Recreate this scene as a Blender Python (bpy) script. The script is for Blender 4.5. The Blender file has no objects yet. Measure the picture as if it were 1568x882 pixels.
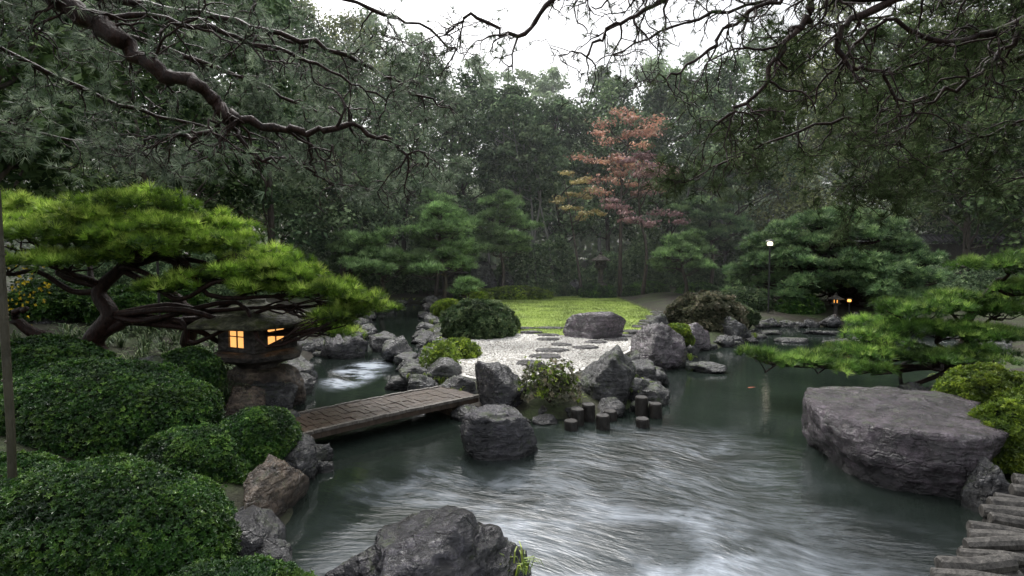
import bpy, bmesh, math, random
import numpy as np
from mathutils import Vector, noise

scene = bpy.context.scene
# ------------------------------------------------------------------ helpers
def link(o):
    scene.collection.objects.link(o); return o

def mesh_tri(name, V, F, A=None, mat=None, smooth=False):
    V = np.asarray(V, dtype=np.float32).reshape(-1, 3); F = np.asarray(F, dtype=np.int32).reshape(-1, 3)
    me = bpy.data.meshes.new(name)
    me.vertices.add(len(V)); me.vertices.foreach_set('co', V.ravel())
    me.loops.add(len(F)*3); me.loops.foreach_set('vertex_index', F.ravel())
    me.polygons.add(len(F)); me.polygons.foreach_set('loop_start', np.arange(0, len(F)*3, 3, dtype=np.int32))
    me.update(calc_edges=True)
    if A is not None:
        at = me.attributes.new('v', 'FLOAT', 'POINT'); at.data.foreach_set('value', np.asarray(A, dtype=np.float32))
    me.polygons.foreach_set('use_smooth', np.full(len(F), smooth))
    if mat: me.materials.append(mat)
    o = bpy.data.objects.new(name, me)
    return link(o)

class Geo:
    def __init__(s): s.V=[]; s.F=[]; s.A=[]; s.n=0
    def add(s, V, F, A=None):
        V=np.asarray(V,dtype=float); F=np.asarray(F,dtype=int)
        if len(V)==0: return
        s.V.append(V); s.F.append(F+s.n); s.A.append(np.full(len(V),0.5) if A is None else A); s.n+=len(V)
    def build(s, name, mat, smooth=False):
        return mesh_tri(name, np.concatenate(s.V), np.concatenate(s.F), np.concatenate(s.A), mat, smooth)

def group(name, parts, loc=(0,0,0)):
    e = bpy.data.objects.new(name, None); link(e); e.empty_display_size=0.3
    for p,n in parts:
        p.name = n; p.parent = e
    return e

def nrm(a):
    return a/np.maximum(np.linalg.norm(a,axis=-1,keepdims=True),1e-9)

def scatter(geo, tv, tf, P, D, S, rng, A=None, squash=None):
    N=len(P)
    if N==0: return
    z=nrm(D); ref=rng.normal(size=(N,3)); x=nrm(np.cross(ref,z)); y=np.cross(z,x)
    S=np.broadcast_to(S,(N,))
    V=P[:,None,:]+S[:,None,None]*(tv[None,:,0:1]*x[:,None,:]+tv[None,:,1:2]*y[:,None,:]+tv[None,:,2:3]*z[:,None,:])
    F=tf[None,:,:]+(np.arange(N)*len(tv))[:,None,None]
    if A is None: A=rng.random(N)
    geo.add(V.reshape(-1,3),F.reshape(-1,3),np.repeat(A,len(tv)))

def tube(geo, pts, rad, n=6, a=0.5):
    P=np.asarray(pts,dtype=float); m=len(P); rad=np.broadcast_to(rad,(m,))
    T=nrm(np.gradient(P,axis=0)); ref=np.array([0.31,0.17,0.93]) if abs(T[:,2]).mean()<0.8 else np.array([0.9,0.3,0.1])
    u=nrm(np.cross(T,ref)); v=np.cross(T,u)
    th=np.arange(n)*2*math.pi/n
    ring=P[:,None,:]+rad[:,None,None]*(np.cos(th)[None,:,None]*u[:,None,:]+np.sin(th)[None,:,None]*v[:,None,:])
    V=ring.reshape(-1,3); F=[]
    i=np.arange(m-1)[:,None]*n; j=np.arange(n)[None,:]; k=(j+1)%n
    a0=(i+j).ravel(); b0=(i+k).ravel(); c0=(i+n+k).ravel(); d0=(i+n+j).ravel()
    F=np.concatenate([np.stack([a0,b0,c0],1),np.stack([a0,c0,d0],1)])
    cap=len(V); V=np.vstack([V,P[:1],P[-1:]])
    jj=np.arange(n); kk=(jj+1)%n
    F=np.vstack([F,np.stack([kk,jj,np.full(n,cap)],1),np.stack([(m-1)*n+jj,(m-1)*n+kk,np.full(n,cap+1)],1)])
    geo.add(V,F,np.full(len(V),a))

def smooth_path(pts, k=5, jit=0.0, rng=None):
    P=np.asarray(pts,dtype=float); out=[]
    Q=np.vstack([2*P[0]-P[1],P,2*P[-1]-P[-2]])
    for i in range(1,len(Q)-2):
        for t in np.arange(k)/k:
            p0,p1,p2,p3=Q[i-1],Q[i],Q[i+1],Q[i+2]
            out.append(0.5*((2*p1)+(-p0+p2)*t+(2*p0-5*p1+4*p2-p3)*t*t+(-p0+3*p1-3*p2+p3)*t**3))
    out.append(P[-1]); out=np.array(out)
    if jit and rng is not None: out[1:-1]+=rng.normal(size=(len(out)-2,3))*jit
    return out

# ------------------------------------------------------------------ materials
def newmat(name):
    m=bpy.data.materials.new(name); m.use_nodes=True; nt=m.node_tree
    b=nt.nodes['Principled BSDF']; return m,nt,b,nt.nodes['Material Output']
def N(nt,t,**k):
    n=nt.nodes.new(t)
    for a,b in k.items(): setattr(n,a,b)
    return n
def ramp(nt,fac,stops):
    r=N(nt,'ShaderNodeValToRGB'); e=r.color_ramp.elements
    while len(e)<len(stops): e.new(0.5)
    for i,(p,c) in enumerate(stops):
        e[i].position=p; e[i].color=(c[0],c[1],c[2],1) if not isinstance(c,(int,float)) else (c,c,c,1)
    nt.links.new(fac,r.inputs[0]); return r
def noisetex(nt,scale,detail=4,rough=0.55,coord=None,dist=0.0,vecscale=None):
    n=N(nt,'ShaderNodeTexNoise'); n.inputs['Scale'].default_value=scale; n.inputs['Detail'].default_value=detail
    n.inputs['Roughness'].default_value=rough; n.inputs['Distortion'].default_value=dist
    if coord is None:
        g=N(nt,'ShaderNodeNewGeometry'); coord=g.outputs['Position']
    if vecscale:
        mp=N(nt,'ShaderNodeMapping'); mp.inputs['Scale'].default_value=vecscale; nt.links.new(coord,mp.inputs[0]); coord=mp.outputs[0]
    nt.links.new(coord,n.inputs['Vector']); return n
def mixc(nt,fac,a,b,mode='MIX'):
    m=N(nt,'ShaderNodeMix',data_type='RGBA',blend_type=mode)
    for sock,val in ((m.inputs[0],fac),(m.inputs[6],a),(m.inputs[7],b)):
        if hasattr(val,'is_linked'): nt.links.new(val,sock)
        elif isinstance(val,(int,float)): sock.default_value=val
        else: sock.default_value=(val[0],val[1],val[2],1)
    return m.outputs[2]
def math_(nt,op,a,b=0.0,clamp=False):
    m=N(nt,'ShaderNodeMath',operation=op,use_clamp=clamp)
    for s,v in ((m.inputs[0],a),(m.inputs[1],b)):
        if hasattr(v,'is_linked'): nt.links.new(v,s)
        else: s.default_value=v
    return m.outputs[0]
def bump(nt,h,strength,dist,bsdf):
    b=N(nt,'ShaderNodeBump'); b.inputs['Strength'].default_value=strength; b.inputs['Distance'].default_value=dist
    nt.links.new(h,b.inputs['Height']); nt.links.new(b.outputs[0],bsdf.inputs['Normal']); return b

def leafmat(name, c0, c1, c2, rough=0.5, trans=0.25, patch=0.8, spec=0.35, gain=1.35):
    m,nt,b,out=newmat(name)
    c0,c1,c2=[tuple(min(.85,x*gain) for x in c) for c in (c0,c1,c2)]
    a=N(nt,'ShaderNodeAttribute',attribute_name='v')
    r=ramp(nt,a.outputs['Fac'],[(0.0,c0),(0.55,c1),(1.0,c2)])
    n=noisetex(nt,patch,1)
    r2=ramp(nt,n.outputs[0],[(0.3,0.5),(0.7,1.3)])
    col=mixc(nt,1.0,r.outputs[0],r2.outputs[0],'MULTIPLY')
    if trans<=0:
        nt.nodes.remove(b); d=N(nt,'ShaderNodeBsdfDiffuse'); nt.links.new(col,d.inputs[0]); nt.links.new(d.outputs[0],out.inputs[0]); return m
    nt.links.new(col,b.inputs['Base Color']); b.inputs['Roughness'].default_value=rough
    b.inputs['Specular IOR Level'].default_value=spec
    t=N(nt,'ShaderNodeBsdfTranslucent'); nt.links.new(col,t.inputs[0])
    mx=N(nt,'ShaderNodeMixShader'); mx.inputs[0].default_value=trans
    nt.links.new(b.outputs[0],mx.inputs[1]); nt.links.new(t.outputs[0],mx.inputs[2]); nt.links.new(mx.outputs[0],out.inputs[0])
    return m

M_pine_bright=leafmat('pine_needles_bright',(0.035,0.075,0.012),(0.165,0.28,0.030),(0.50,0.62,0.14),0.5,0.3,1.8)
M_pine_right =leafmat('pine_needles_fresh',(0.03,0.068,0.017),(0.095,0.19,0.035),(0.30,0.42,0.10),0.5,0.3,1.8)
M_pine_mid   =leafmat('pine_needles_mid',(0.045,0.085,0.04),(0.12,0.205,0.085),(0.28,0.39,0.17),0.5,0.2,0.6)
M_pine_mist  =leafmat('pine_needles_misty',(0.09,0.14,0.07),(0.22,0.34,0.14),(0.38,0.52,0.24),0.6,0.0,0.5)  # needles paled, haze mixed into their base colour
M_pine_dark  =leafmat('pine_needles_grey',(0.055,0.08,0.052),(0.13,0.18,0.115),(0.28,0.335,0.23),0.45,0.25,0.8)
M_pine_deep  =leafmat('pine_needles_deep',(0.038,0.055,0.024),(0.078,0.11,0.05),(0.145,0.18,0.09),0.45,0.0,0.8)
M_azalea     =leafmat('azalea_leaves',(0.010,0.034,0.008),(0.036,0.092,0.016),(0.125,0.22,0.038),0.34,0.15,2.2,0.5)
M_azalea_lt  =leafmat('azalea_leaves_light',(0.045,0.08,0.012),(0.13,0.20,0.022),(0.30,0.38,0.045),0.42,0.2,2.0,0.5)
M_bush_dull  =leafmat('bush_leaves_dull',(0.03,0.055,0.025),(0.075,0.12,0.05),(0.17,0.21,0.10),0.45,0.15,1.5)
M_bush_red   =leafmat('bush_leaves_russet',(0.045,0.05,0.03),(0.10,0.105,0.06),(0.22,0.19,0.13),0.5,0.15,1.5)
M_tree=[leafmat('forest_leaves_a',(0.030,0.052,0.025),(0.09,0.14,0.055),(0.20,0.27,0.12),0.5,0.0,0.25),
        leafmat('forest_leaves_b',(0.045,0.075,0.042),(0.125,0.185,0.095),(0.26,0.335,0.18),0.5,0.0,0.25),
        leafmat('forest_leaves_c',(0.085,0.10,0.042),(0.19,0.22,0.085),(0.33,0.36,0.15),0.5,0.0,0.25),
        leafmat('forest_leaves_far',(0.16,0.21,0.14),(0.28,0.35,0.22),(0.41,0.47,0.31),0.6,0.0,0.2)]  # distance haze put into the leaf colour, paler and greyer
M_maple=leafmat('maple_leaves',(0.28,0.15,0.11),(0.44,0.24,0.17),(0.56,0.37,0.24),0.5,0.2,0.9)
M_maple_p=leafmat('maple_leaves_purple',(0.17,0.10,0.10),(0.30,0.18,0.18),(0.42,0.27,0.25),0.5,0.2,0.9)
M_maple_y=leafmat('maple_leaves_yellow',(0.28,0.23,0.09),(0.40,0.33,0.14),(0.48,0.42,0.22),0.5,0.2,0.9)
M_flower=leafmat('yellow_petals',(0.6,0.45,0.02),(0.7,0.52,0.02),(0.75,0.6,0.05),0.5,0.3,3,gain=1)

def barkmat(name,c0,c1,rough=0.55,sc=14,spec=0.5):
    m,nt,b,o=newmat(name)
    n=noisetex(nt,sc,4,0.65,vecscale=(1,1,0.45)); r=ramp(nt,n.outputs[0],[(0.3,c0),(0.72,c1)])
    nt.links.new(r.outputs[0],b.inputs['Base Color']); b.inputs['Roughness'].default_value=rough; b.inputs['Specular IOR Level'].default_value=spec
    bump(nt,n.outputs[0],0.9,0.03,b); return m
M_bark_wet=barkmat('wet_bark',(0.007,0.0045,0.004),(0.042,0.020,0.015),0.45,26,0.2)
M_bark=barkmat('bark',(0.03,0.024,0.018),(0.11,0.085,0.065),0.7,9)
M_bark_pale=barkmat('pale_bark',(0.14,0.14,0.13),(0.34,0.34,0.31),0.75,6)

def rockmat(name,c0,c1,c2,moss=0.5,rough=0.42,mossc=(0.045,0.07,0.014),spec=0.6):
    m,nt,b,o=newmat(name)
    g=N(nt,'ShaderNodeNewGeometry')
    n1=noisetex(nt,1.7,6,0.65,dist=0.4); n2=noisetex(nt,9,6,0.72); n3=noisetex(nt,45,3,0.7)
    r=ramp(nt,n1.outputs[0],[(0.32,c0),(0.5,c1),(0.68,c2)])
    r2=ramp(nt,n2.outputs[0],[(0.38,0.3),(0.64,1.7)])
    col=mixc(nt,1.0,r.outputs[0],r2.outputs[0],'MULTIPLY')
    nl=noisetex(nt,5.5,6,0.78); rl=ramp(nt,nl.outputs[0],[(0.60,0.0),(0.68,0.6)])
    col=mixc(nt,rl.outputs[0],col,(min(.30,c2[0]*1.8),min(.31,c2[1]*1.95),min(.28,c2[2]*1.6)))
    ns=noisetex(nt,4,4,0.6,vecscale=(1,1,4.5)); rs_=ramp(nt,ns.outputs[0],[(0.42,0.5),(0.55,1.0)])
    col=mixc(nt,1.0,col,rs_.outputs[0],'MULTIPLY')
    sep=N(nt,'ShaderNodeSeparateXYZ'); nt.links.new(g.outputs['Normal'],sep.inputs[0])
    nm=noisetex(nt,3.4,6,0.78)
    k=math_(nt,'ADD',math_(nt,'MULTIPLY',sep.outputs[2],0.08),nm.outputs[0])
    rm=ramp(nt,k,[(0.71-0.22*moss,0.0),(0.82-0.22*moss,0.85)])
    mc=mixc(nt,n3.outputs[0],(mossc[0]*.25,mossc[1]*.25,mossc[2]*.25),(mossc[0]*1.6,mossc[1]*1.6,mossc[2]*1.6))
    col=mixc(nt,rm.outputs[0],col,mc)
    sp=N(nt,'ShaderNodeSeparateXYZ'); nt.links.new(g.outputs['Position'],sp.inputs[0])
    zz=math_(nt,'ADD',sp.outputs[2],math_(nt,'MULTIPLY',n2.outputs[0],0.12))
    wet=ramp(nt,zz,[(0.09,0.3),(0.22,1.0)])
    col=mixc(nt,1.0,col,wet.outputs[0],'MULTIPLY')
    nt.links.new(col,b.inputs['Base Color'])
    nr_=noisetex(nt,3.0,4,0.6)
    rr=ramp(nt,nr_.outputs[0],[(0.46,max(.07,rough-0.26)),(0.64,rough+0.10)])
    ro=mixc(nt,rm.outputs[0],rr.outputs[0],(0.9,0.9,0.9)); nt.links.new(ro,b.inputs['Roughness'])
    b.inputs['Specular IOR Level'].default_value=spec
    vor=N(nt,'ShaderNodeTexVoronoi',feature='DISTANCE_TO_EDGE'); vor.inputs['Scale'].default_value=1.3
    nd=noisetex(nt,2.0,3); vv=N(nt,'ShaderNodeVectorMath',operation='MULTIPLY_ADD'); vv.inputs[1].default_value=(0.9,0.9,0.9)
    nt.links.new(nd.outputs['Color'],vv.inputs[0]); nt.links.new(g.outputs['Position'],vv.inputs[2]); nt.links.new(vv.outputs[0],vor.inputs['Vector'])
    rv=ramp(nt,vor.outputs['Distance'],[(0.0,0.0),(0.02,1.0)])
    h=math_(nt,'ADD',math_(nt,'MULTIPLY',n2.outputs[0],1.2),math_(nt,'MULTIPLY',n3.outputs[0],0.15))
    h=math_(nt,'ADD',h,math_(nt,'MULTIPLY',rv.outputs[0],0.22))
    h=math_(nt,'ADD',h,math_(nt,'MULTIPLY',ns.outputs[0],0.8))
    bump(nt,h,1.0,0.055,b)
    return m
M_rock=rockmat('garden_rock',(0.015,0.015,0.017),(0.047,0.047,0.050),(0.12,0.12,0.12),0.6,0.33,spec=.75)
M_rock_purple=rockmat('slab_rock',(0.026,0.018,0.024),(0.075,0.057,0.070),(0.145,0.118,0.14),0.45,0.30,spec=1.0)
M_rock_dark=rockmat('wet_dark_rock',(0.006,0.006,0.008),(0.020,0.018,0.024),(0.06,0.055,0.07),0.5,0.26,spec=1.0)
M_rock_brown=rockmat('brown_rock',(0.04,0.03,0.022),(0.11,0.08,0.058),(0.21,0.165,0.12),0.35,0.5)
M_flag=rockmat('flagstone',(0.04,0.038,0.04),(0.10,0.095,0.095),(0.18,0.17,0.165),0.15,0.4)
M_lant=rockmat('lantern_stone',(0.035,0.030,0.026),(0.085,0.074,0.063),(0.16,0.14,0.12),0.25,0.6,spec=.4)
M_lant_roof=rockmat('lantern_mossy_roof',(0.05,0.052,0.033),(0.11,0.11,0.07),(0.18,0.18,0.11),0.7,0.7,(0.07,0.085,0.025),spec=.3)

def simple(name,c,rough=0.6,em=None,es=0):
    m,nt,b,o=newmat(name)
    n=noisetex(nt,12,4); r=ramp(nt,n.outputs[0],[(0.3,[x*0.6 for x in c]),(0.7,[min(1,x*1.3) for x in c])])
    nt.links.new(r.outputs[0],b.inputs['Base Color']); b.inputs['Roughness'].default_value=rough
    if em:
        b.inputs['Emission Color'].default_value=(*em,1); b.inputs['Emission Strength'].default_value=es
    return m
M_glow=simple('lit_paper_pane',(0.8,0.5,0.2),0.8,(1.0,0.46,0.13),1.25)
M_bulb=simple('lit_bulb',(0.8,0.6,0.4),0.6,(1.0,0.42,0.08),2.2)
M_bulb_w=simple('lit_bulb_white',(0.8,0.8,0.7),0.6,(1.0,0.88,0.65),2.0)
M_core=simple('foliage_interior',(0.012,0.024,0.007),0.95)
M_wood=barkmat('weathered_plank',(0.030,0.021,0.015),(0.11,0.078,0.056),0.33,10)
M_wood_edge=barkmat('plank_edge_grey',(0.08,0.070,0.060),(0.21,0.19,0.165),0.45,16)
M_log=barkmat('weathered_log',(0.018,0.016,0.014),(0.12,0.112,0.10),0.6,18)
M_post=barkmat('wet_post',(0.010,0.009,0.008),(0.04,0.035,0.03),0.4,16)
M_bamboo=barkmat('bamboo_pole',(0.04,0.036,0.024),(0.09,0.08,0.055),0.5,8)
M_wall=simple('dark_wall',(0.05,0.04,0.033),0.8)
M_tile=simple('roof_tile',(0.07,0.07,0.075),0.5)
M_metal=simple('dark_metal',(0.03,0.03,0.03),0.4)
M_koi=simple('koi_scales',(0.38,0.10,0.035),0.3)

# ------------------------------------------------------------------ pond outline and ground
POND=np.array([(-2.3,2.6),(-2.3,5.5),(-2.6,7),(-3.35,8),(-4.1,9.4),(-4.3,10.8),(-5,12.5),(-5.2,15),(-4.9,18),(-6.2,24),(-5.8,30.5),(-4.4,31),
 (-3.4,24),(-2.7,18),(-2.1,15),(-2.2,12.5),(-2.0,11),(-1.1,10),(-0.5,9.1),(0.5,8.95),(1.5,9.1),(2.2,10),(2.7,11.2),(3.1,13),(3.9,14.6),(5.4,15.6),
 (7,17),(7.6,19.3),(9,20.6),(12.5,20.4),(14,16.5),(11.2,13),(8.8,11),(6.6,9.0),(5.3,6.5),(4.85,5.2),(3.3,3.7),(2.8,2.6)])
def sdf(X,Y,poly=POND):
    P=np.stack([X,Y],-1); d=np.full(X.shape,1e9); ins=np.zeros(X.shape,bool)
    n=len(poly)
    for i in range(n):
        a=poly[i]; b=poly[(i+1)%n]; e=b-a; w=P-a
        t=np.clip((w@e)/(e@e),0,1); q=w-t[...,None]*e
        d=np.minimum(d,np.sqrt((q**2).sum(-1)))
        c=((a[1]<=P[...,1])&(b[1]>P[...,1]))|((b[1]<=P[...,1])&(a[1]>P[...,1]))
        with np.errstate(divide='ignore',invalid='ignore'):
            xi=a[0]+(P[...,1]-a[1])/(b[1]-a[1])*e[0]
        ins^=c&(P[...,0]<xi)
    return np.where(ins,-d,d)
def sst(x): x=np.clip(x,0,1); return x*x*(3-2*x)
def gz(X,Y):
    X=np.asarray(X,float); Y=np.asarray(Y,float); s=sdf(X,Y)
    z=np.where(s<0,-0.55*sst(-s/1.0)-0.02+0.1*(1-sst(-s/0.2)),0.08+0.18*sst(s/0.7))
    left=sst((-X-3.2)/1.5)*sst((30-Y)/8)
    z=z+np.where(s>0,0.85*sst((s-0.3)/4.5)*left,0)
    right=sst((X-5)/3)
    z=z+np.where(s>0,0.35*sst(s/4)*right,0)
    z=z+np.where(Y>34,(Y-34)*0.05,0)*sst((90-Y)/30)
    z=z+np.where(s>0.6,0.04*np.sin(X*1.7+Y*0.6)*np.cos(Y*1.3-X*0.4),0)*(1-((X>-2)&(X<9)&(Y>9)&(Y<33)))
    return z
def axis(lo,hi,step,far):
    a=np.arange(lo,hi+1e-6,step); ext=np.array([step*1.35**i for i in range(1,40)]).cumsum(); ext=ext[ext<far]
    return np.concatenate([lo-ext[::-1],a,hi+ext])
gx=axis(-16,18,0.2,900); gy=axis(0,36,0.2,900)
GX,GY=np.meshgrid(gx,gy); GZ=gz(GX,GY)
nx,ny=len(gx),len(gy)
V=np.stack([GX,GY,GZ],-1).reshape(-1,3)
i=(np.arange(ny-1)[:,None]*nx+np.arange(nx-1)[None,:]).ravel()
F=np.concatenate([np.stack([i,i+1,i+nx+1],1),np.stack([i,i+nx+1,i+nx],1)])
mg,nt,b,o=newmat('mossy_soil')
n1=noisetex(nt,0.9,6); n2=noisetex(nt,14,5,0.7)
r=ramp(nt,n1.outputs[0],[(0.35,(0.025,0.019,0.013)),(0.5,(0.032,0.036,0.015)),(0.65,(0.045,0.07,0.018))])
r2=ramp(nt,n2.outputs[0],[(0.3,0.5),(0.7,1.4)])
nt.links.new(mixc(nt,1.0,r.outputs[0],r2.outputs[0],'MULTIPLY'),b.inputs['Base Color']); b.inputs['Roughness'].default_value=0.85
bump(nt,n2.outputs[0],0.8,0.05,b)
mesh_tri('ground',V,F,None,mg,True)

# ------------------------------------------------------------------ water
mw,nt,b,o=newmat('pond_water')
g=N(nt,'ShaderNodeNewGeometry'); pos=g.outputs['Position']
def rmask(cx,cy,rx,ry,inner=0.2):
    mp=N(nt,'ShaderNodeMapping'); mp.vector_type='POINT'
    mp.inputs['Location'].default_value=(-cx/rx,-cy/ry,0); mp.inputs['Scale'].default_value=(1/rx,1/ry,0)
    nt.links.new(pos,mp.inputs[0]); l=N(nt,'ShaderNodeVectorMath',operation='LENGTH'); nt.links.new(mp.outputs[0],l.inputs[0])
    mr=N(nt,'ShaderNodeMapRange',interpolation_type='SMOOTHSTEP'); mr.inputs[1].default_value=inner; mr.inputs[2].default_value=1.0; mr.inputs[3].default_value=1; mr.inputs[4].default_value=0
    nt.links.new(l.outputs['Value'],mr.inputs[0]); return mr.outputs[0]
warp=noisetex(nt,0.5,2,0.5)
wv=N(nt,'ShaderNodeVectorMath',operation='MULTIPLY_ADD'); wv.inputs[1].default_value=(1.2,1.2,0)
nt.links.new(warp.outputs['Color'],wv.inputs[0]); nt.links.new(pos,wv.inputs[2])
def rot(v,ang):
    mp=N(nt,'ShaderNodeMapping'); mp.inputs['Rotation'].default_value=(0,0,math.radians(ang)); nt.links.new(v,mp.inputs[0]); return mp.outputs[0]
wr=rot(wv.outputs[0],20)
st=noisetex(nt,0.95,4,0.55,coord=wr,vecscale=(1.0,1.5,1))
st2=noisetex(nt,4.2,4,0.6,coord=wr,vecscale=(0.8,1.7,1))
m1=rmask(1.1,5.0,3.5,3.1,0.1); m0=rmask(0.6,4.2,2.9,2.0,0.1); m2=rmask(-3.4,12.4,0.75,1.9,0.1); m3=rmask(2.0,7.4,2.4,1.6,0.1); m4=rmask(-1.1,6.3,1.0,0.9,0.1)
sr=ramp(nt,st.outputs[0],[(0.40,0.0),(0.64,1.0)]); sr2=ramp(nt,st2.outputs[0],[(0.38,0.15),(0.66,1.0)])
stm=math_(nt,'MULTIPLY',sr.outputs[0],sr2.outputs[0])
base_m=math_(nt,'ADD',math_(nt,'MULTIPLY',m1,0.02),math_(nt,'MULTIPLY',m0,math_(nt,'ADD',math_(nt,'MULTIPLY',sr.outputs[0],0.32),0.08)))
foam_sheen=math_(nt,'MULTIPLY',stm,math_(nt,'ADD',math_(nt,'ADD',math_(nt,'MULTIPLY',m4,.38),math_(nt,'MULTIPLY',m1,0.46)),math_(nt,'ADD',math_(nt,'MULTIPLY',m2,3.6),math_(nt,'MULTIPLY',m3,0.28))))
foam_sheen=math_(nt,'ADD',foam_sheen,base_m,True)
dn=noisetex(nt,0.35,3); dc=ramp(nt,dn.outputs[0],[(0.35,(0.008,0.012,0.010)),(0.65,(0.020,0.028,0.023))])
col=mixc(nt,foam_sheen,dc.outputs[0],(0.53,0.59,0.67)); nt.links.new(col,b.inputs['Base Color'])  # grey-blue mixes foam streaks with sky reflection painted into the colour
b.inputs['Roughness'].default_value=0.03; b.inputs['IOR'].default_value=1.45
rp=noisetex(nt,3.6,4,0.55,coord=wr,vecscale=(0.7,1.9,1)); rp2=noisetex(nt,10,4,0.6,coord=wr,vecscale=(0.6,1.9,1))
hh=math_(nt,'ADD',rp.outputs[0],math_(nt,'MULTIPLY',rp2.outputs[0],0.4))
bm_=bump(nt,hh,0.5,0.05,b)
amp=math_(nt,'ADD',math_(nt,'MULTIPLY',m1,0.7),math_(nt,'ADD',0.07,math_(nt,'MULTIPLY',m3,0.6)),True); nt.links.new(amp,bm_.inputs['Strength'])
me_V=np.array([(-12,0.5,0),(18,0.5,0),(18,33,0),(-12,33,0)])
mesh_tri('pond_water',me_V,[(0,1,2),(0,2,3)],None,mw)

# ------------------------------------------------------------------ flat sheets
def poly_sheet(name,poly,z,mat,step=0.25,dz=0.0):
    bm=bmesh.new(); P=smooth_path([(x,y,0) for x,y in poly]+[(poly[0][0],poly[0][1],0)],6)[:-1]
    vs=[bm.verts.new((p[0],p[1],z)) for p in P]; f=bm.faces.new(vs)
    r=bmesh.ops.extrude_face_region(bm,geom=[f]); 
    for v in [g for g in r['geom'] if isinstance(g,bmesh.types.BMVert)]: v.co.z-=0.12
    bmesh.ops.triangulate(bm,faces=bm.faces[:])
    bmesh.ops.recalc_face_normals(bm,faces=bm.faces[:])
    me=bpy.data.meshes.new(name); bm.to_mesh(me); bm.free(); me.materials.append(mat)
    return link(bpy.data.objects.new(name,me))
LAWN=np.array([(0,16.7),(2,16.2),(3.6,16.8),(5.0,19),(6.8,23),(9.0,27.5),(8.4,31),(3,32.3),(-1.5,31.5),(-2,27),(-1.2,22),(-0.5,19)])
GRAV=np.array([(-1.35,15.6),(0,16.55),(2,16.05),(3.5,15.7),(2.85,13.6),(1.9,12.1),(1.1,10.9),(0.1,10.2),(-0.9,10.7),(-1.5,12.0),(-1.5,13.1)])
ml,nt,b,o=newmat('lawn_grass')
n1=noisetex(nt,0.7,5); n2=noisetex(nt,18,5,0.7)
r=ramp(nt,n1.outputs[0],[(0.3,(0.17,0.25,0.05)),(0.55,(0.28,0.37,0.07)),(0.75,(0.38,0.44,0.11))])
r2=ramp(nt,n2.outputs[0],[(0.3,0.65),(0.7,1.3)]); nt.links.new(mixc(nt,1,r.outputs[0],r2.outputs[0],'MULTIPLY'),b.inputs['Base Color'])
b.inputs['Roughness'].default_value=0.8; bump(nt,n2.outputs[0],1,0.04,b)
M_blade=leafmat('grass_blades',(0.17,0.24,0.055),(0.30,0.40,0.10),(0.45,0.53,0.18),0.5,0.3,0.7,gain=1.15)
rng=np.random.default_rng(5)
def in_poly(poly,n,rng):
    lo=poly.min(0); hi=poly.max(0); p=rng.random((n,2))*(hi-lo)+lo
    return p[sdf(p[:,0],p[:,1],poly)<-0.08]
lawn=poly_sheet('lawn_sheet',LAWN,0.30,ml)
gp=Geo(); p=in_poly(LAWN,90000,rng); P=np.column_stack([p,np.full(len(p),0.295)])
bt=np.array([(-0.5,0,0),(0.5,0,0),(0,0.3,1.0)]); bf=np.array([(0,1,2)])
scatter(gp,bt*np.array([0.45,1,1]),bf,P,np.array([0,0,1])+rng.normal(size=(len(P),3))*0.35,rng.uniform(0.03,0.06,len(P)),rng)
group('lawn',[(lawn,'turf'),(gp.build('b',M_blade),'grass_blades')])
mgr=simple('white_gravel',(0.62,0.60,0.56),0.8)
gravel=poly_sheet('gravel_sheet',GRAV,0.29,mgr)
bmt=bmesh.new(); bmesh.ops.create_icosphere(bmt,subdivisions=1,radius=1); bmt.verts.ensure_lookup_table()
ICO=np.array([v.co[:] for v in bmt.verts]); ICOF=np.array([[v.index for v in f.verts] for f in bmt.faces]); bmt.free()
mpb=leafmat('pebbles',(0.30,0.28,0.25),(0.66,0.64,0.60),(0.84,0.83,0.80),0.6,0.0,0.3,gain=1.0)
gp=Geo(); p=in_poly(GRAV,26000,rng); P=np.column_stack([p,np.full(len(p),0.298)])
scatter(gp,ICO*np.array([1,0.8,0.55]),ICOF,P,np.array([0,0,1])+rng.normal(size=(len(P),3))*0.25,rng.uniform(0.016,0.036,len(P)),rng)
group('gravel_bed',[(gravel,'gravel'),(gp.build('p',mpb),'pebbles')])

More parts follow.
